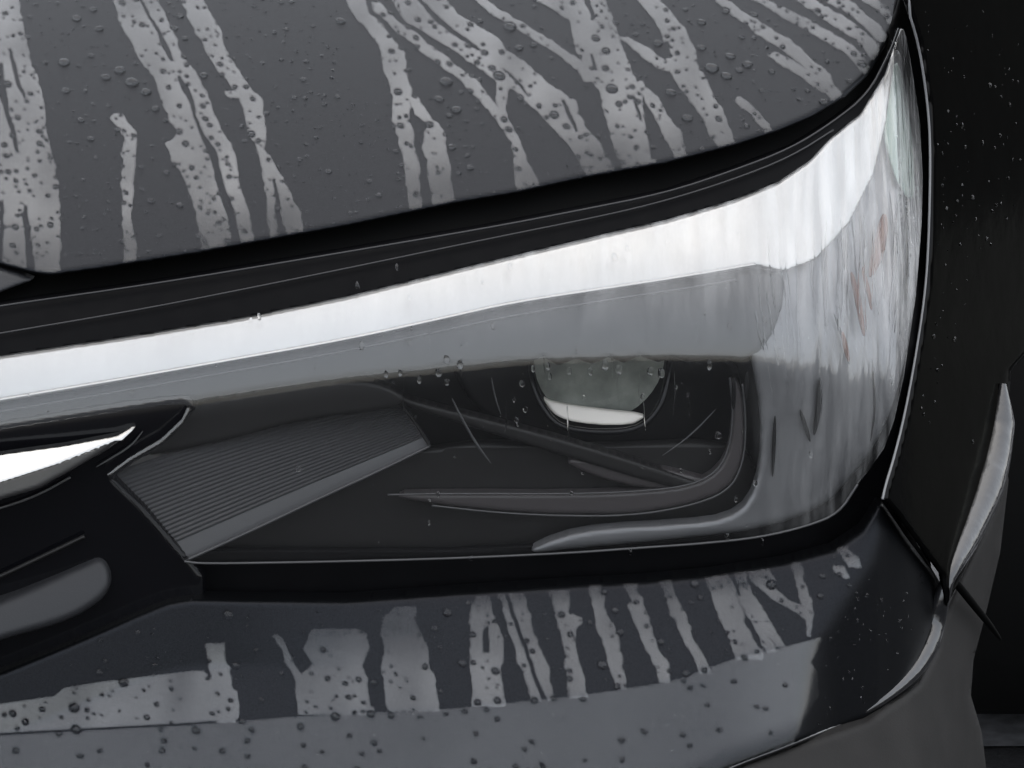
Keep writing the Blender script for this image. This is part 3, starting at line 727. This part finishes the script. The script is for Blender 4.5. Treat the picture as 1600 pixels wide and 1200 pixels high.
HOOD_STREAKS = [
 [(-60, -30, 20), (0, -20, 27), (40, -20, 37), (88, -20, 48), (128, -20, 60), (160, -20, 68), (190, -20, 75), (238, -20, 84), (300, -20, 92), (319, -20, 96), (432, -20, 97)],
 [(-60, 150, 225), (0, 178, 249), (33, 183, 262), (70, 205, 278), (95, 216, 290), (121, 238, 310), (139, 244, 319), (161, 252, 330), (180, 260, 339), (209, 275, 352), (219, 268, 357), (225, 255, 362), (246, 266, 368), (282, 290, 376), (315, 299, 387), (367, 312, 396), (400, 316, 400)],
 [(-60, 258, 300), (0, 280, 319), (40, 297, 339), (70, 315, 352), (92, 326, 362), (128, 352, 387), (147, 370, 400), (161, 376, 411), (180, 383, 411), (205, 389, 412), (235, 400, 414), (271, 408, 436), (304, 413, 455), (330, 417, 467), (352, 420, 473), (385, 424, 478)],
 [(143, 351, 372), (151, 353, 380), (156, 366, 384)],
 [(178, 176, 192), (185, 171, 197), (195, 176, 202), (205, 186, 210), (220, 192, 213), (245, 189, 211), (300, 188, 208), (350, 193, 210), (412, 193, 213)],
 [(-60, 505, 540), (0, 540, 571), (24, 556, 582), (40, 567, 599), (64, 584, 616), (74, 591, 624), (88, 594, 635), (111, 598, 638), (138, 610, 647), (155, 611, 640), (189, 611, 642), (223, 620, 648), (243, 625, 652), (277, 632, 659), (335, 641, 661)],
 [(152, 630, 650), (165, 640, 660), (180, 650, 673), (195, 666, 686), (208, 664, 695), (230, 660, 697), (260, 668, 703), (300, 674, 708), (328, 677, 711)],
 [(4, 580, 592), (20, 586, 607), (40, 606, 632), (74, 648, 676), (105, 688, 718), (125, 718, 746), (162, 750, 770), (189, 775, 797), (223, 796, 812), (250, 800, 824), (270, 803, 836), (312, 808, 848)],
 [(118, 776, 800), (140, 774, 795), (160, 772, 790), (195, 778, 796)],
 [(-60, 560, 640), (0, 611, 699), (24, 626, 716), (37, 635, 742), (61, 675, 782), (81, 709, 797), (101, 736, 823), (125, 770, 852), (145, 804, 878), (159, 820, 898), (175, 837, 906), (209, 871, 925), (243, 898, 946), (290, 922, 976)],
 [(-60, 660, 690), (0, 740, 762), (27, 775, 800), (47, 806, 834), (67, 840, 868), (91, 876, 902), (115, 902, 930), (130, 914, 938)],
 [(-60, 780, 940), (0, 835, 949), (13, 858, 952), (34, 890, 959), (51, 893, 966), (84, 902, 980), (111, 912, 989), (142, 935, 1002), (159, 938, 1006), (179, 942, 1012), (216, 956, 1022), (275, 974, 1030)],
 [(58, 966, 982), (75, 985, 1010), (95, 1008, 1040), (113, 1038, 1075)],
 [(128, 984, 1006), (150, 1005, 1026), (180, 1018, 1044), (203, 1032, 1064), (250, 1052, 1078)],
 [(-60, 960, 1000), (0, 996, 1030), (30, 1020, 1060), (61, 1036, 1080), (98, 1040, 1092), (122, 1050, 1105), (150, 1075, 1117), (182, 1092, 1135), (206, 1106, 1146), (240, 1122, 1156)],
 [(152, 1150, 1160), (158, 1148, 1168), (165, 1155, 1176), (180, 1170, 1188), (195, 1184, 1202), (214, 1198, 1214)],
 [(-30, 1080, 1100), (0, 1114, 1132), (20, 1137, 1163), (38, 1162, 1196), (63, 1195, 1235), (91, 1235, 1268), (119, 1268, 1300), (165, 1300, 1325)],
 [(82, 1200, 1214), (88, 1198, 1226), (100, 1214, 1246), (115, 1240, 1268), (130, 1262, 1288), (146, 1284, 1304)],
 [(-30, 1115, 1150), (0, 1170, 1196), (14, 1202, 1232), (38, 1240, 1276), (63, 1286, 1318), (87, 1322, 1352), (120, 1352, 1368)],
 [(-30, 1195, 1225), (0, 1240, 1275), (21, 1270, 1308), (42, 1300, 1342), (70, 1345, 1374), (95, 1364, 1380)],
 [(-30, 1235, 1280), (0, 1285, 1330), (21, 1320, 1352), (42, 1350, 1378), (68, 1374, 1394)],
 [(-30, 1305, 1335), (0, 1345, 1370), (15, 1368, 1388), (40, 1386, 1402)],
]
HOOD_SLITS = [
 [(77, 13, 17), (110, 21, 27), (140, 30, 36), (156, 36, 39)], [(100, -14, 2), (140, -4, 9), (170, 6, 13), (200, 14, 21), (240, 27, 32)],
 [(315, -4, 3), (330, 1, 7), (430, 0, 4)], [(322, 39, 43), (350, 37, 47), (430, 44, 56)],
 [(-30, 206, 210), (0, 219, 223), (48, 243, 249), (75, 255, 264), (97, 269, 273)],
 [(120, 278, 282), (140, 284, 296), (165, 298, 304), (185, 303, 307), (212, 314, 320), (235, 324, 335), (286, 339, 350), (330, 354, 366), (400, 369, 382)],
 [(280, 426, 429), (330, 430, 438), (390, 438, 450)],
 [(-30, 640, 644), (0, 653, 658), (34, 681, 692), (57, 711, 722), (80, 745, 752)], [(157, 875, 879), (182, 887, 894), (207, 901, 905)], [(109, 785, 788), (130, 805, 810), (152, 825, 828)],
 [(-30, 906, 915), (0, 914, 922), (31, 926, 931)], [(86, 923, 926), (111, 929, 934)], [(66, 1039, 1046), (92, 1040, 1050)], [(165, 1004, 1008), (200, 1008, 1018), (250, 1018, 1034)], [(150, 985, 990), (190, 1000, 1003)],
]
BUMP_STREAKS = [
 [(905, 1028, 1046), (945, 1042, 1062), (980, 1058, 1080), (1010, 1074, 1092), (1040, 1088, 1106), (1054, 1094, 1110)],
 [(910, 966, 1000), (920, 975, 996), (940, 984, 1004), (950, 980, 1006), (975, 992, 1016), (1010, 1008, 1030), (1040, 1020, 1044), (1068, 1030, 1050)],
 [(896, 1097, 1134), (925, 1108, 1150), (950, 1118, 1160), (980, 1130, 1165), (1000, 1142, 1178), (1018, 1146, 1192), (1032, 1150, 1196)],
 [(892, 1142, 1166), (925, 1155, 1176), (950, 1172, 1194), (980, 1190, 1210), (1012, 1212, 1228)],
 [(930, 1150, 1166), (960, 1164, 1184), (990, 1182, 1202), (1020, 1196, 1214)],
 [(892, 1162, 1190), (915, 1180, 1208), (935, 1205, 1232), (950, 1230, 1258), (968, 1252, 1274)],
 [(878, 1234, 1250), (910, 1244, 1260), (940, 1252, 1272), (960, 1256, 1274), (996, 1262, 1270)],
 [(890, 1188, 1204), (908, 1196, 1212)],
 [(854, 1298, 1325), (870, 1315, 1340), (888, 1326, 1342)], [(884, 1302, 1320), (890, 1300, 1326), (905, 1318, 1328)],
 [(915, 917, 940), (930, 922, 944), (950, 925, 946), (975, 930, 960), (1000, 940, 968), (1050, 956, 976), (1078, 958, 980)],
 [(922, 855, 890), (935, 862, 888), (957, 868, 890), (960, 868, 900), (966, 868, 908), (978, 870, 908), (986, 872, 898), (1020, 880, 905), (1060, 888, 914), (1092, 890, 916)],
 [(927, 770, 820), (940, 782, 824), (980, 792, 834), (1010, 800, 842), (1050, 815, 858), (1097, 828, 870)],
 [(930, 740, 760), (980, 732, 780), (1000, 733, 784), (1060, 736, 786), (1105, 736, 790)],
 [(948, 620, 650), (970, 597, 648), (1012, 595, 670), (1060, 600, 678), (1112, 602, 686)],
 [(992, 424, 438), (1015, 436, 450), (1040, 450, 466), (1065, 464, 480), (1085, 462, 482), (1118, 464, 482)], [(982, 492, 560), (990, 482, 574), (1015, 476, 578), (1040, 486, 566), (1060, 468, 572), (1118, 470, 584)],
 [(1004, 322, 350), (1030, 322, 352), (1065, 330, 365), (1130, 336, 368)],
]
BUMP_SLITS = [[(980, 756, 762), (1020, 754, 763)], [(925, 786, 792), (960, 800, 806), (1000, 812, 818), (1060, 832, 838), (1100, 850, 858)]]

drops = []      # (px, py, radius px, elongation, lean, zone)
def on_hood(x, y): return poly_sdf(np.array([x * 1.0]), np.array([y * 1.0]), HP)[0] > 7
HP = [(-140, -340)] + HOOD_EDGE + [(1450, -340)]
BIG_HOOD = [(100, 98, 11), (187, 110, 11), (206, 129, 13), (228, 144, 10), (165, 121, 9), (103, 142, 8), (120, 29, 9), (155, 45, 8), (243, 170, 8), (142, 87, 6), (146, 15, 7), (318, 118, 8), (126, 188, 7), (236, 314, 7), (281, 321, 7), (142, 217, 7), (260, 270, 6),
            (281, 25, 7), (272, 44, 7), (289, 60, 6), (532, 33, 9), (474, 124, 6), (513, 268, 6), (486, 144, 4), (507, 163, 5), (447, 46, 5), (697, 128, 12), (686, 155, 9), (713, 172, 10), (702, 181, 6), (797, 43, 11), (811, 75, 8), (833, 70, 7), (750, 33, 6), (706, 230, 8), (735, 262, 7), (592, 305, 6), (717, 271, 5),
            (622, 145, 7), (626, 198, 6), (671, 196, 7), (650, 305, 5), (780, 120, 10), (769, 108, 6), (788, 188, 6), (795, 204, 6), (732, 72, 6), (653, 32, 5), (757, 84, 6), (866, 181, 8), (885, 199, 6), (813, 154, 6), (931, 61, 7), (947, 81, 7), (946, 108, 6), (956, 140, 10), (967, 164, 6), (996, 160, 6), (985, 215, 4),
            (1112, 107, 13), (1135, 119, 10), (1168, 101, 10), (1141, 88, 9), (1155, 110, 7), (1048, 145, 10), (1074, 185, 10), (1096, 35, 8), (1096, 75, 8), (1134, 18, 7), (1178, 23, 7), (1287, 160, 9), (1347, 101, 8), (1328, 127, 7), (1206, 112, 6), (1166, 197, 6), (1097, 233, 6), (1262, 142, 5), (1021, 230, 5), (1028, 68, 9), (1159, 58, 6),
            (280, 207, 6), (290, 226, 6), (393, 211, 7), (263, 20, 4), (222, 40, 5), (310, 369, 6), (355, 378, 6), (321, 187, 5), (317, 167, 5), (356, 258, 4), (367, 137, 4), (344, 102, 5), (20, 385, 5), (10, 245, 5), (13, 270, 5), (12, 133, 7), (28, 185, 5), (48, 148, 4), (62, 207, 5), (62, 226, 5), (75, 307, 4), (24, 356, 6)]
for x, y, r in BIG_HOOD: drops.append((x, y, r * 0.80, random.uniform(1.15, 1.5), 18, 'hood'))
def scatter(n, poly, rmin, rmax, zone, power=2.6, elong=(1.1, 1.6), lean=18, dens=None):
    P = np.array(poly, float); x0, y0 = np.maximum(P.min(axis=0), (-20, -30)); x1, y1 = np.minimum(P.max(axis=0), (1610, 1215))
    c = 0; tries = 0
    while c < n and tries < n * 30:
        tries += 1
        x, y = random.uniform(x0, x1), random.uniform(y0, y1)
        if poly_sdf(np.array([x]), np.array([y]), P)[0] < 6: continue
        if dens and random.random() > dens(x, y): continue
        r = rmin + (rmax - rmin) * random.random() ** power
        if any((x - d[0]) ** 2 + (y - d[1]) ** 2 < (1.3 * (r + d[2])) ** 2 for d in drops if abs(d[1] - y) < 20): continue
        drops.append((x, y, r, random.uniform(*elong), lean + random.uniform(-25, 25), zone)); c += 1
scatter(1500, HP, 1.1, 4.3, 'hood', power=2.6)
BIG_BUMP = [(356, 961, 11), (193, 1066, 10), (116, 1106, 11), (119, 1140, 10), (369, 1040, 9), (306, 1142, 8), (92, 1146, 7), (40, 1128, 7), (20, 1115, 7), (524, 1120, 9), (584, 1066, 8), (579, 1116, 8), (611, 1118, 7), (470, 1136, 7), (664, 1042, 6), (699, 957, 10), (679, 982, 8), (722, 1036, 10), (774, 1049, 8), (732, 942, 7), (378, 1127, 7), (245, 1101, 5), (440, 1052, 6), (408, 1093, 6),
            (941, 1039, 11), (961, 954, 8), (969, 988, 9), (1033, 1003, 8), (1072, 1052, 9), (1085, 912, 10), (1205, 914, 11), (1094, 934, 7), (944, 925, 7), (1282, 931, 8), (1285, 900, 7), (1327, 915, 6), (922, 973, 6), (964, 1073, 7), (891, 992, 6), (877, 961, 7), (890, 1061, 6), (911, 1093, 6), (835, 1095, 7), (865, 1092, 6), (777, 1095, 7), (746, 1098, 7), (738, 992, 7), (823, 1002, 5), (1100, 1048, 6), (1163, 1028, 6), (971, 1157, 6), (972, 1187, 6), (740, 1190, 6), (743, 1147, 5), (777, 1124, 5), (253, 1173, 6), (348, 1174, 6), (25, 1173, 7), (474, 1165, 5), (476, 1198, 5), (215, 988, 7), (156, 1000, 6), (155, 1050, 8), (400, 1016, 6)]
for x, y, r in BIG_BUMP: drops.append((x, y, r * 0.72, random.uniform(1.0, 1.25), 30, 'bumper'))
scatter(420, [(20, 1090), (90, 1040), (300, 950), (560, 950), (1000, 918), (1225, 888), (1340, 850), (1330, 880), (1260, 1000), (1240, 1100), (1190, 1190), (1150, 1220), (-20, 1220), (-20, 1130)], 1.0, 4.2, 'bumper', power=2.4)
scatter(70, [(1345, 900), (1450, 880), (1462, 1000), (1350, 1110), (1250, 1150), (1280, 1080), (1285, 1000)], 1.2, 4.0, 'bumper')
# drops hanging on the lens
BIG_LENS = [(603, 585, 5), (625, 583, 5), (655, 593, 6), (698, 562, 7), (719, 570, 7), (685, 583, 7), (698, 597, 6), (816, 599, 6), (803, 625, 4), (821, 640, 5), (807, 656, 5), (808, 663, 4), (833, 576, 5), (945, 570, 8), (967, 577, 8), (889, 580, 6), (922, 580, 6), (856, 572, 6), (859, 588, 5), (1016, 580, 7), (1033, 583, 8), (912, 621, 4), (1004, 620, 5), (1056, 605, 4), (1074, 617, 4), (1122, 680, 7), (1109, 706, 4), (1108, 570, 7), (684, 772, 5), (893, 770, 4), (1064, 735, 4), (670, 817, 4), (466, 732, 6), (640, 466, 5), (558, 446, 6), (620, 418, 6), (797, 417, 6), (960, 402, 7), (980, 388, 5), (565, 540, 6), (640, 536, 5), (770, 510, 5), (207, 615, 5), (392, 500, 4), (405, 495, 5), (1137, 838, 5), (1180, 755, 5), (1191, 846, 5), (1267, 710, 6), (1150, 780, 5), (1140, 510, 5), (1195, 500, 5), (985, 862, 5), (736, 872, 5), (300, 520, 4)]
for x, y, r in BIG_LENS: drops.append((x, y, r * 0.9, random.uniform(1.3, 2.0), 85, 'lens'))
scatter(110, [(0, 575), (540, 475), (1000, 370), (1240, 300), (1350, 230), (1420, 150), (1430, 350), (1400, 600), (1340, 740), (1200, 830), (600, 865), (320, 870), (230, 790), (300, 640), (0, 660)], 1.0, 3.2, 'lens', elong=(1.2, 2.2), lean=85)
scatter(60, [(1390, 200), (1438, 210), (1440, 350), (1430, 460), (1410, 590), (1395, 655), (1360, 728), (1345, 735), (1375, 650), (1410, 450)], 1.2, 3.6, 'lens', elong=(1.3, 2.4), lean=80)
scatter(110, [(1430, 10), (1600, 10), (1600, 300), (1520, 480), (1470, 620), (1430, 760), (1405, 770), (1445, 560), (1465, 300)], 1.2, 4.0, 'fender', elong=(1.2, 1.9), lean=80)
for x, y, r in [(1503, 196, 7), (1553, 680, 6), (1557, 705, 6), (1520, 690, 5), (1541, 748, 5)]: drops.append((x, y, r * .6, 1.6, 80, 'fender'))

SURF = {'hood': S_hood, 'bumper': S_bump, 'lens': S_lens, 'fender': S_fend}
ORD = ['first', 'second', 'third', 'fourth', 'fifth', 'sixth', 'seventh', 'eighth', 'ninth', 'tenth', 'eleventh', 'twelfth', 'thirteenth', 'fourteenth', 'fifteenth', 'sixteenth', 'seventeenth', 'eighteenth', 'nineteenth', 'twentieth',
       'twenty-first', 'twenty-second', 'twenty-third', 'twenty-fourth', 'twenty-fifth', 'twenty-sixth', 'twenty-seventh', 'twenty-eighth']

def carry_up(rows):
    if rows[0][0] not in (-60, -30): return rows
    (y0, l0, r0), (y1, l1, r1) = rows[0], rows[1]
    k = 0.75 * (0.5 * (l0 + r0) - 0.5 * (l1 + r1)) / (y0 - y1); dy = -330 - y0
    return [(-330, l0 + k * dy, r0 + k * dy)] + list(rows)
def films(streaks, slits, surf, zone, box, clip, place, extra=None, step=2.4, seed=3, mat='film', label=None):
    xs = np.arange(box[0], box[1], step); ys = np.arange(box[2], box[3], step)
    gx, gy = np.meshgrid(xs, ys)
    wob = 7 * vnoise(gx, gy, 1 / 26., seed) + 4 * vnoise(gx, gy, 1 / 9., seed + 1)
    F = np.full(gx.shape, -50.0)
    for r in streaks: F = np.maximum(F, row_field(gx + wob, gy, carry_up(r)))
    F = np.where(F > -20, F + 1.8 * vnoise(gx, gy, 1 / 7., seed + 2), F)
    if extra is not None: F = np.maximum(F, extra(gx, gy))
    for r in slits: F = np.minimum(F, -row_field(gx + 0.6 * wob, gy, r) + 0.3)
    for (x, y, rr, el, lean, z) in drops:
        if z != zone or (label and rr < 2.6): continue
        a = math.radians(lean); R_ = rr * 0.98 + 0.2
        sel = (abs(gx - x) < 22) & (abs(gy - y) < 22)
        dx = gx[sel] - x; dy = gy[sel] - y
        u = dx * math.cos(a) + dy * math.sin(a); v = -dx * math.sin(a) + dy * math.cos(a)
        F[sel] = np.minimum(F[sel], np.hypot(u / el ** .5, v * el ** .5) - R_)
    F = np.minimum(F, poly_sdf(gx, gy, clip) - 3)
    V, faces = march(F, xs, ys)
    fx = np.clip(((V[:, 0] - xs[0]) / step).round().astype(int), 0, len(xs) - 1); fy = np.clip(((V[:, 1] - ys[0]) / step).round().astype(int), 0, len(ys) - 1)
    thick = (0.0004 if label else 0.0008) + (0.00022 if zone == 'hood' else 0.00006) * sstep(0, 5, F[fy, fx])
    W = pts(V[:, 0], V[:, 1], surf(V[:, 0], V[:, 1])) + surf.normal(V[:, 0], V[:, 1]) * thick[:, None]
    dedge = poly_sdf(V[:, 0], V[:, 1], clip)
    if zone == 'bumper' and not label: dedge = np.where(V[:, 0] < 715, np.minimum(dedge, np.maximum(8, (V[:, 1] - 955) * 0.5)), dedge)
    cover_sheen = (0.25 + 0.75 * sstep(-0.5, 2.6, F[fy, fx])) * ((0.5 + 0.5 * sstep(8, 95, dedge)) if zone == 'hood' else (0.35 + 0.65 * sstep(8, 45, dedge)))
    if label: cover_sheen = cover_sheen * (1 + 0.55 * sstep(1080, 1262, V[:, 0]))  # brighter reflection near the corner painted in as stronger film
    if not label: cover_sheen = cover_sheen * (1 + 0.5 * vnoise(V[:, 0], V[:, 1] * 0.3, 1 / 40., seed + 9))
    # split into connected streaks
    par = list(range(len(V)))
    def find(a):
        while par[a] != a: par[a] = par[par[a]]; a = par[a]
        return a
    for f in faces:
        r0 = find(f[0])
        for q in f[1:]:
            r1 = find(q)
            if r1 != r0: par[r1] = r0
    groups = {}
    for f in faces: groups.setdefault(find(f[0]), []).append(f)
    comps = [g for g in groups.values() if len(g) > (40 if not label else 800)]
    comps.sort(key=lambda g: np.mean([V[q, 0] for f in g for q in f[:1]]))
    print(zone, 'streaks', len(comps))
    for i, g in enumerate(comps):
        ids = sorted({q for f in g for q in f}); mp = {q: k for k, q in enumerate(ids)}
        o = link('water_streak', W[ids], [tuple(mp[q] for q in f) for f in g], mat)
        a_ = o.data.attributes.new('cover_sheen', 'FLOAT', 'POINT'); a_.data.foreach_set('value', cover_sheen[ids].astype(np.float32))
        if label: tag(o, label, 'water film'); continue
        tag(o, 'pale wet water streak %s, %s from the left' % (place, ORD[min(i, 27)]), 'water streak', 'water streaks ' + place)

films(HOOD_STREAKS, HOOD_SLITS, S_hood, 'hood', (-60, 1440, -326, 440), HP, 'running down the dark hood')
def sheet(gx, gy):
    ytop = np.interp(gx, [-60, 0, 84, 100, 154, 305, 318, 330, 372, 378], [1110, 1099, 1087, 1074, 1065, 1047, 1048, 1060, 1080, 1180])
    a = np.minimum(gy - ytop, CREASE(gx) - gy + 4)
    xb = np.interp(gy, [780, 877, 940, 990, 1100, 1150, 1200, 1300], [1378, 1345, 1300, 1270, 1266, 1242, 1216, 1150]) + 16 * vnoise(gx * 0, gy, 1 / 22., 5) + 8 * vnoise(gx * 0, gy, 1 / 9., 6)
    b = np.minimum(gy - CREASE(gx) - 1.5, xb + 6 - gx)
    return a, b
films(BUMP_STREAKS, BUMP_SLITS, S_bump, 'bumper', (-40, 1400, 840, 1240), BUMP_POLY, 'on the bumper below the headlight', extra=lambda x, y: np.minimum(sheet(x, y)[0], CREASE(x) - y - 1), seed=11, mat='film_bumper')
films([], [], S_bump, 'bumper', (-540, 1400, 980, 1540), BUMP_POLY, '', extra=lambda x, y: sheet(x, y)[1], seed=11, step=3.0, mat='film_sheet', label='even wet sheen over the lowest face of the bumper')

# ---- drops
def dome(seg, rings, h=0.62, jit=0.0, seed=0):
    r_ = random.Random(seed); verts = [(0, 0, h)]; faces = []
    ph = [r_.uniform(1 - jit, 1 + jit) for _ in range(seg)]
    for q in range(1, rings + 1):
        a = (math.pi / 2) * q / rings
        for k in range(seg):
            t = 2 * math.pi * k / seg; rr = math.sin(a) * (1 + (ph[k] - 1) * q / rings)
            verts.append((rr * math.cos(t), rr * math.sin(t), h * math.cos(a)))
    for k in range(seg): faces.append((0, 1 + k, 1 + (k + 1) % seg))
    for q in range(rings - 1):
        for k in range(seg):
            a = 1 + q * seg; b = a + seg
            faces.append((a + k, b + k, b + (k + 1) % seg, a + (k + 1) % seg))
    return verts, faces
DOMES = []
for q in range(4):
    v_, f_ = dome(12, 4, 0.72, 0.10, q)
    me = bpy.data.meshes.new('water_drop'); me.from_pydata(v_, [], f_); me.update()
    me.polygons.foreach_set('use_smooth', [True] * len(me.polygons)); me.materials.append(M['water']); DOMES.append(me)
def frame_at(x, y, r, el, lean, zone):
    sf = SURF[zone]; p = sf.pt(x, y); n = sf.normal(np.array(x), np.array(y))
    a = math.radians(lean)
    q = sf.pt(x + 6 * math.cos(a), y + 6 * math.sin(a)) - p
    t = q - n * np.dot(q, n); t /= np.linalg.norm(t); b = np.cross(n, t)
    rm_ = r * FRAME / 1600 * (np.dot(p - CAM, FW) / DIST)
    # undo foreshortening so that the drop keeps its traced size when seen at this slope
    return p, n, t, b, rm_
LAB = {'hood': 'water drop on the dark hood', 'bumper': 'water drop on the bumper', 'lens': 'water drop clinging to the headlight lens', 'fender': 'water drop on the black fender'}
def drop_label(d):
    x, y, r, zone = d[0], d[1], d[2], d[5]
    if zone == 'fender': return 'clear ' + LAB[zone]
    side = 'left third' if x < 520 else ('middle' if x < 1040 else 'right third')
    size = 'large' if r > 6.5 else ('medium' if r > 4 else 'small')
    return '%s clear %s, %s of the photo' % (size, LAB[zone], side)
vis = [d for d in drops if -5 < d[0] < 1605 and -5 < d[1] < 1205]
vis.sort(key=lambda d: -d[2])
for i, d in enumerate(vis[:300]):
    p, n, t, b, r = frame_at(*d)
    o = bpy.data.objects.new('water_drop', DOMES[i % 4]); COL.objects.link(o)
    el = d[3] ** 0.5
    mat = Matrix(((t[0] * r * el, b[0] * r / el, n[0] * r, p[0]), (t[1] * r * el, b[1] * r / el, n[1] * r, p[1]), (t[2] * r * el, b[2] * r / el, n[2] * r, p[2]), (0, 0, 0, 1)))
    o.matrix_world = mat
    lab = drop_label(d); tag(o, lab, 'water drop', lab.replace('water drop', 'water drops', 1))
small = vis[300:] + [d for d in drops if d not in set(vis)]
dv, df = dome(7, 2, 0.7); dv = np.array(dv)
for zone in ('hood', 'bumper', 'lens', 'fender'):
    V = []; F_ = []
    for d in small:
        if d[5] != zone: continue
        p, n, t, b, r = frame_at(*d); el = d[3] ** .5; k = len(V)
        V += (p + dv[:, :1] * t * r * el + dv[:, 1:2] * b * r / el + dv[:, 2:] * n * r).tolist()
        F_ += [tuple(k + q for q in f) for f in df]
    o = link('fine_water_beads', V, F_, 'water')
    tag(o, 'fine water beads sprinkled over the ' + {'hood': 'dark hood', 'bumper': 'lower bumper', 'lens': 'headlight lens', 'fender': 'black fender'}[zone], 'water beads', kind='stuff')

# ---- thin runs of water down the outer corner of the lens
def water_run(path, rad, label, group):
    p = np.array(chaikin(path, 2, closed=False), float); N = len(p)
    C = S_lens.pt(p[:, 0], p[:, 1]); nn = S_lens.normal(p[:, 0], p[:, 1])
    tan = np.gradient(C, axis=0); tan /= np.linalg.norm(tan, axis=1)[:, None]
    side = np.cross(nn, tan); verts = []; faces = []; n = 5
    for i in range(N):
        f = i / (N - 1); r = rad * (0.35 + 0.65 * f ** 0.6) * (1 if f < 0.93 else 0.5) * random.uniform(0.8, 1.25)
        for k in range(n):
            a = math.pi * k / (n - 1)
            verts.append((C[i] + side[i] * r * math.cos(a) + nn[i] * r * 0.6 * math.sin(a)).tolist())
    for i in range(N - 1):
        for k in range(n - 1): faces.append((i * n + k, i * n + k + 1, (i + 1) * n + k + 1, (i + 1) * n + k))
    o = link('water_run', verts, faces, 'water')
    tag(o, label, 'water run', group)
rr_ = random.Random(21)
for k in range(34):
    x = rr_.uniform(1175, 1425); top = 300 + (1430 - x) * 0.9 * rr_.uniform(0.3, 1.2); L = rr_.uniform(50, 190)
    if x > 1390: top = rr_.uniform(150, 480); L = rr_.uniform(60, 180)
    bot = min(top + L, 815 - max(0, x - 1300) * 1.1)
    if bot - top < 40: continue
    lean = -0.18 * (x - 1300) / 130 + rr_.uniform(-0.05, 0.05) + (0.12 if x > 1330 and top < 400 else 0)
    path = []
    for q in range(6):
        yy = top + (bot - top) * q / 5; path.append((x + lean * (yy - top) + rr_.uniform(-1.5, 1.5), yy))
    water_run(path, rr_.uniform(0.0005, 0.0014), 'thin run of water trickling down the outer corner of the headlight lens', 'water runs on the lens corner')
for k in range(16):
    x = rr_.uniform(600, 1150); top = B_edge(x) + rr_.uniform(-70, 90); bot = top + rr_.uniform(25, 80)
    water_run([(x + rr_.uniform(-2, 2) + 0.04 * q, top + (bot - top) * q / 4) for q in range(5)], rr_.uniform(0.0003, 0.0007), 'short faint water run on the middle of the headlight lens', 'short water runs on the middle of the lens')
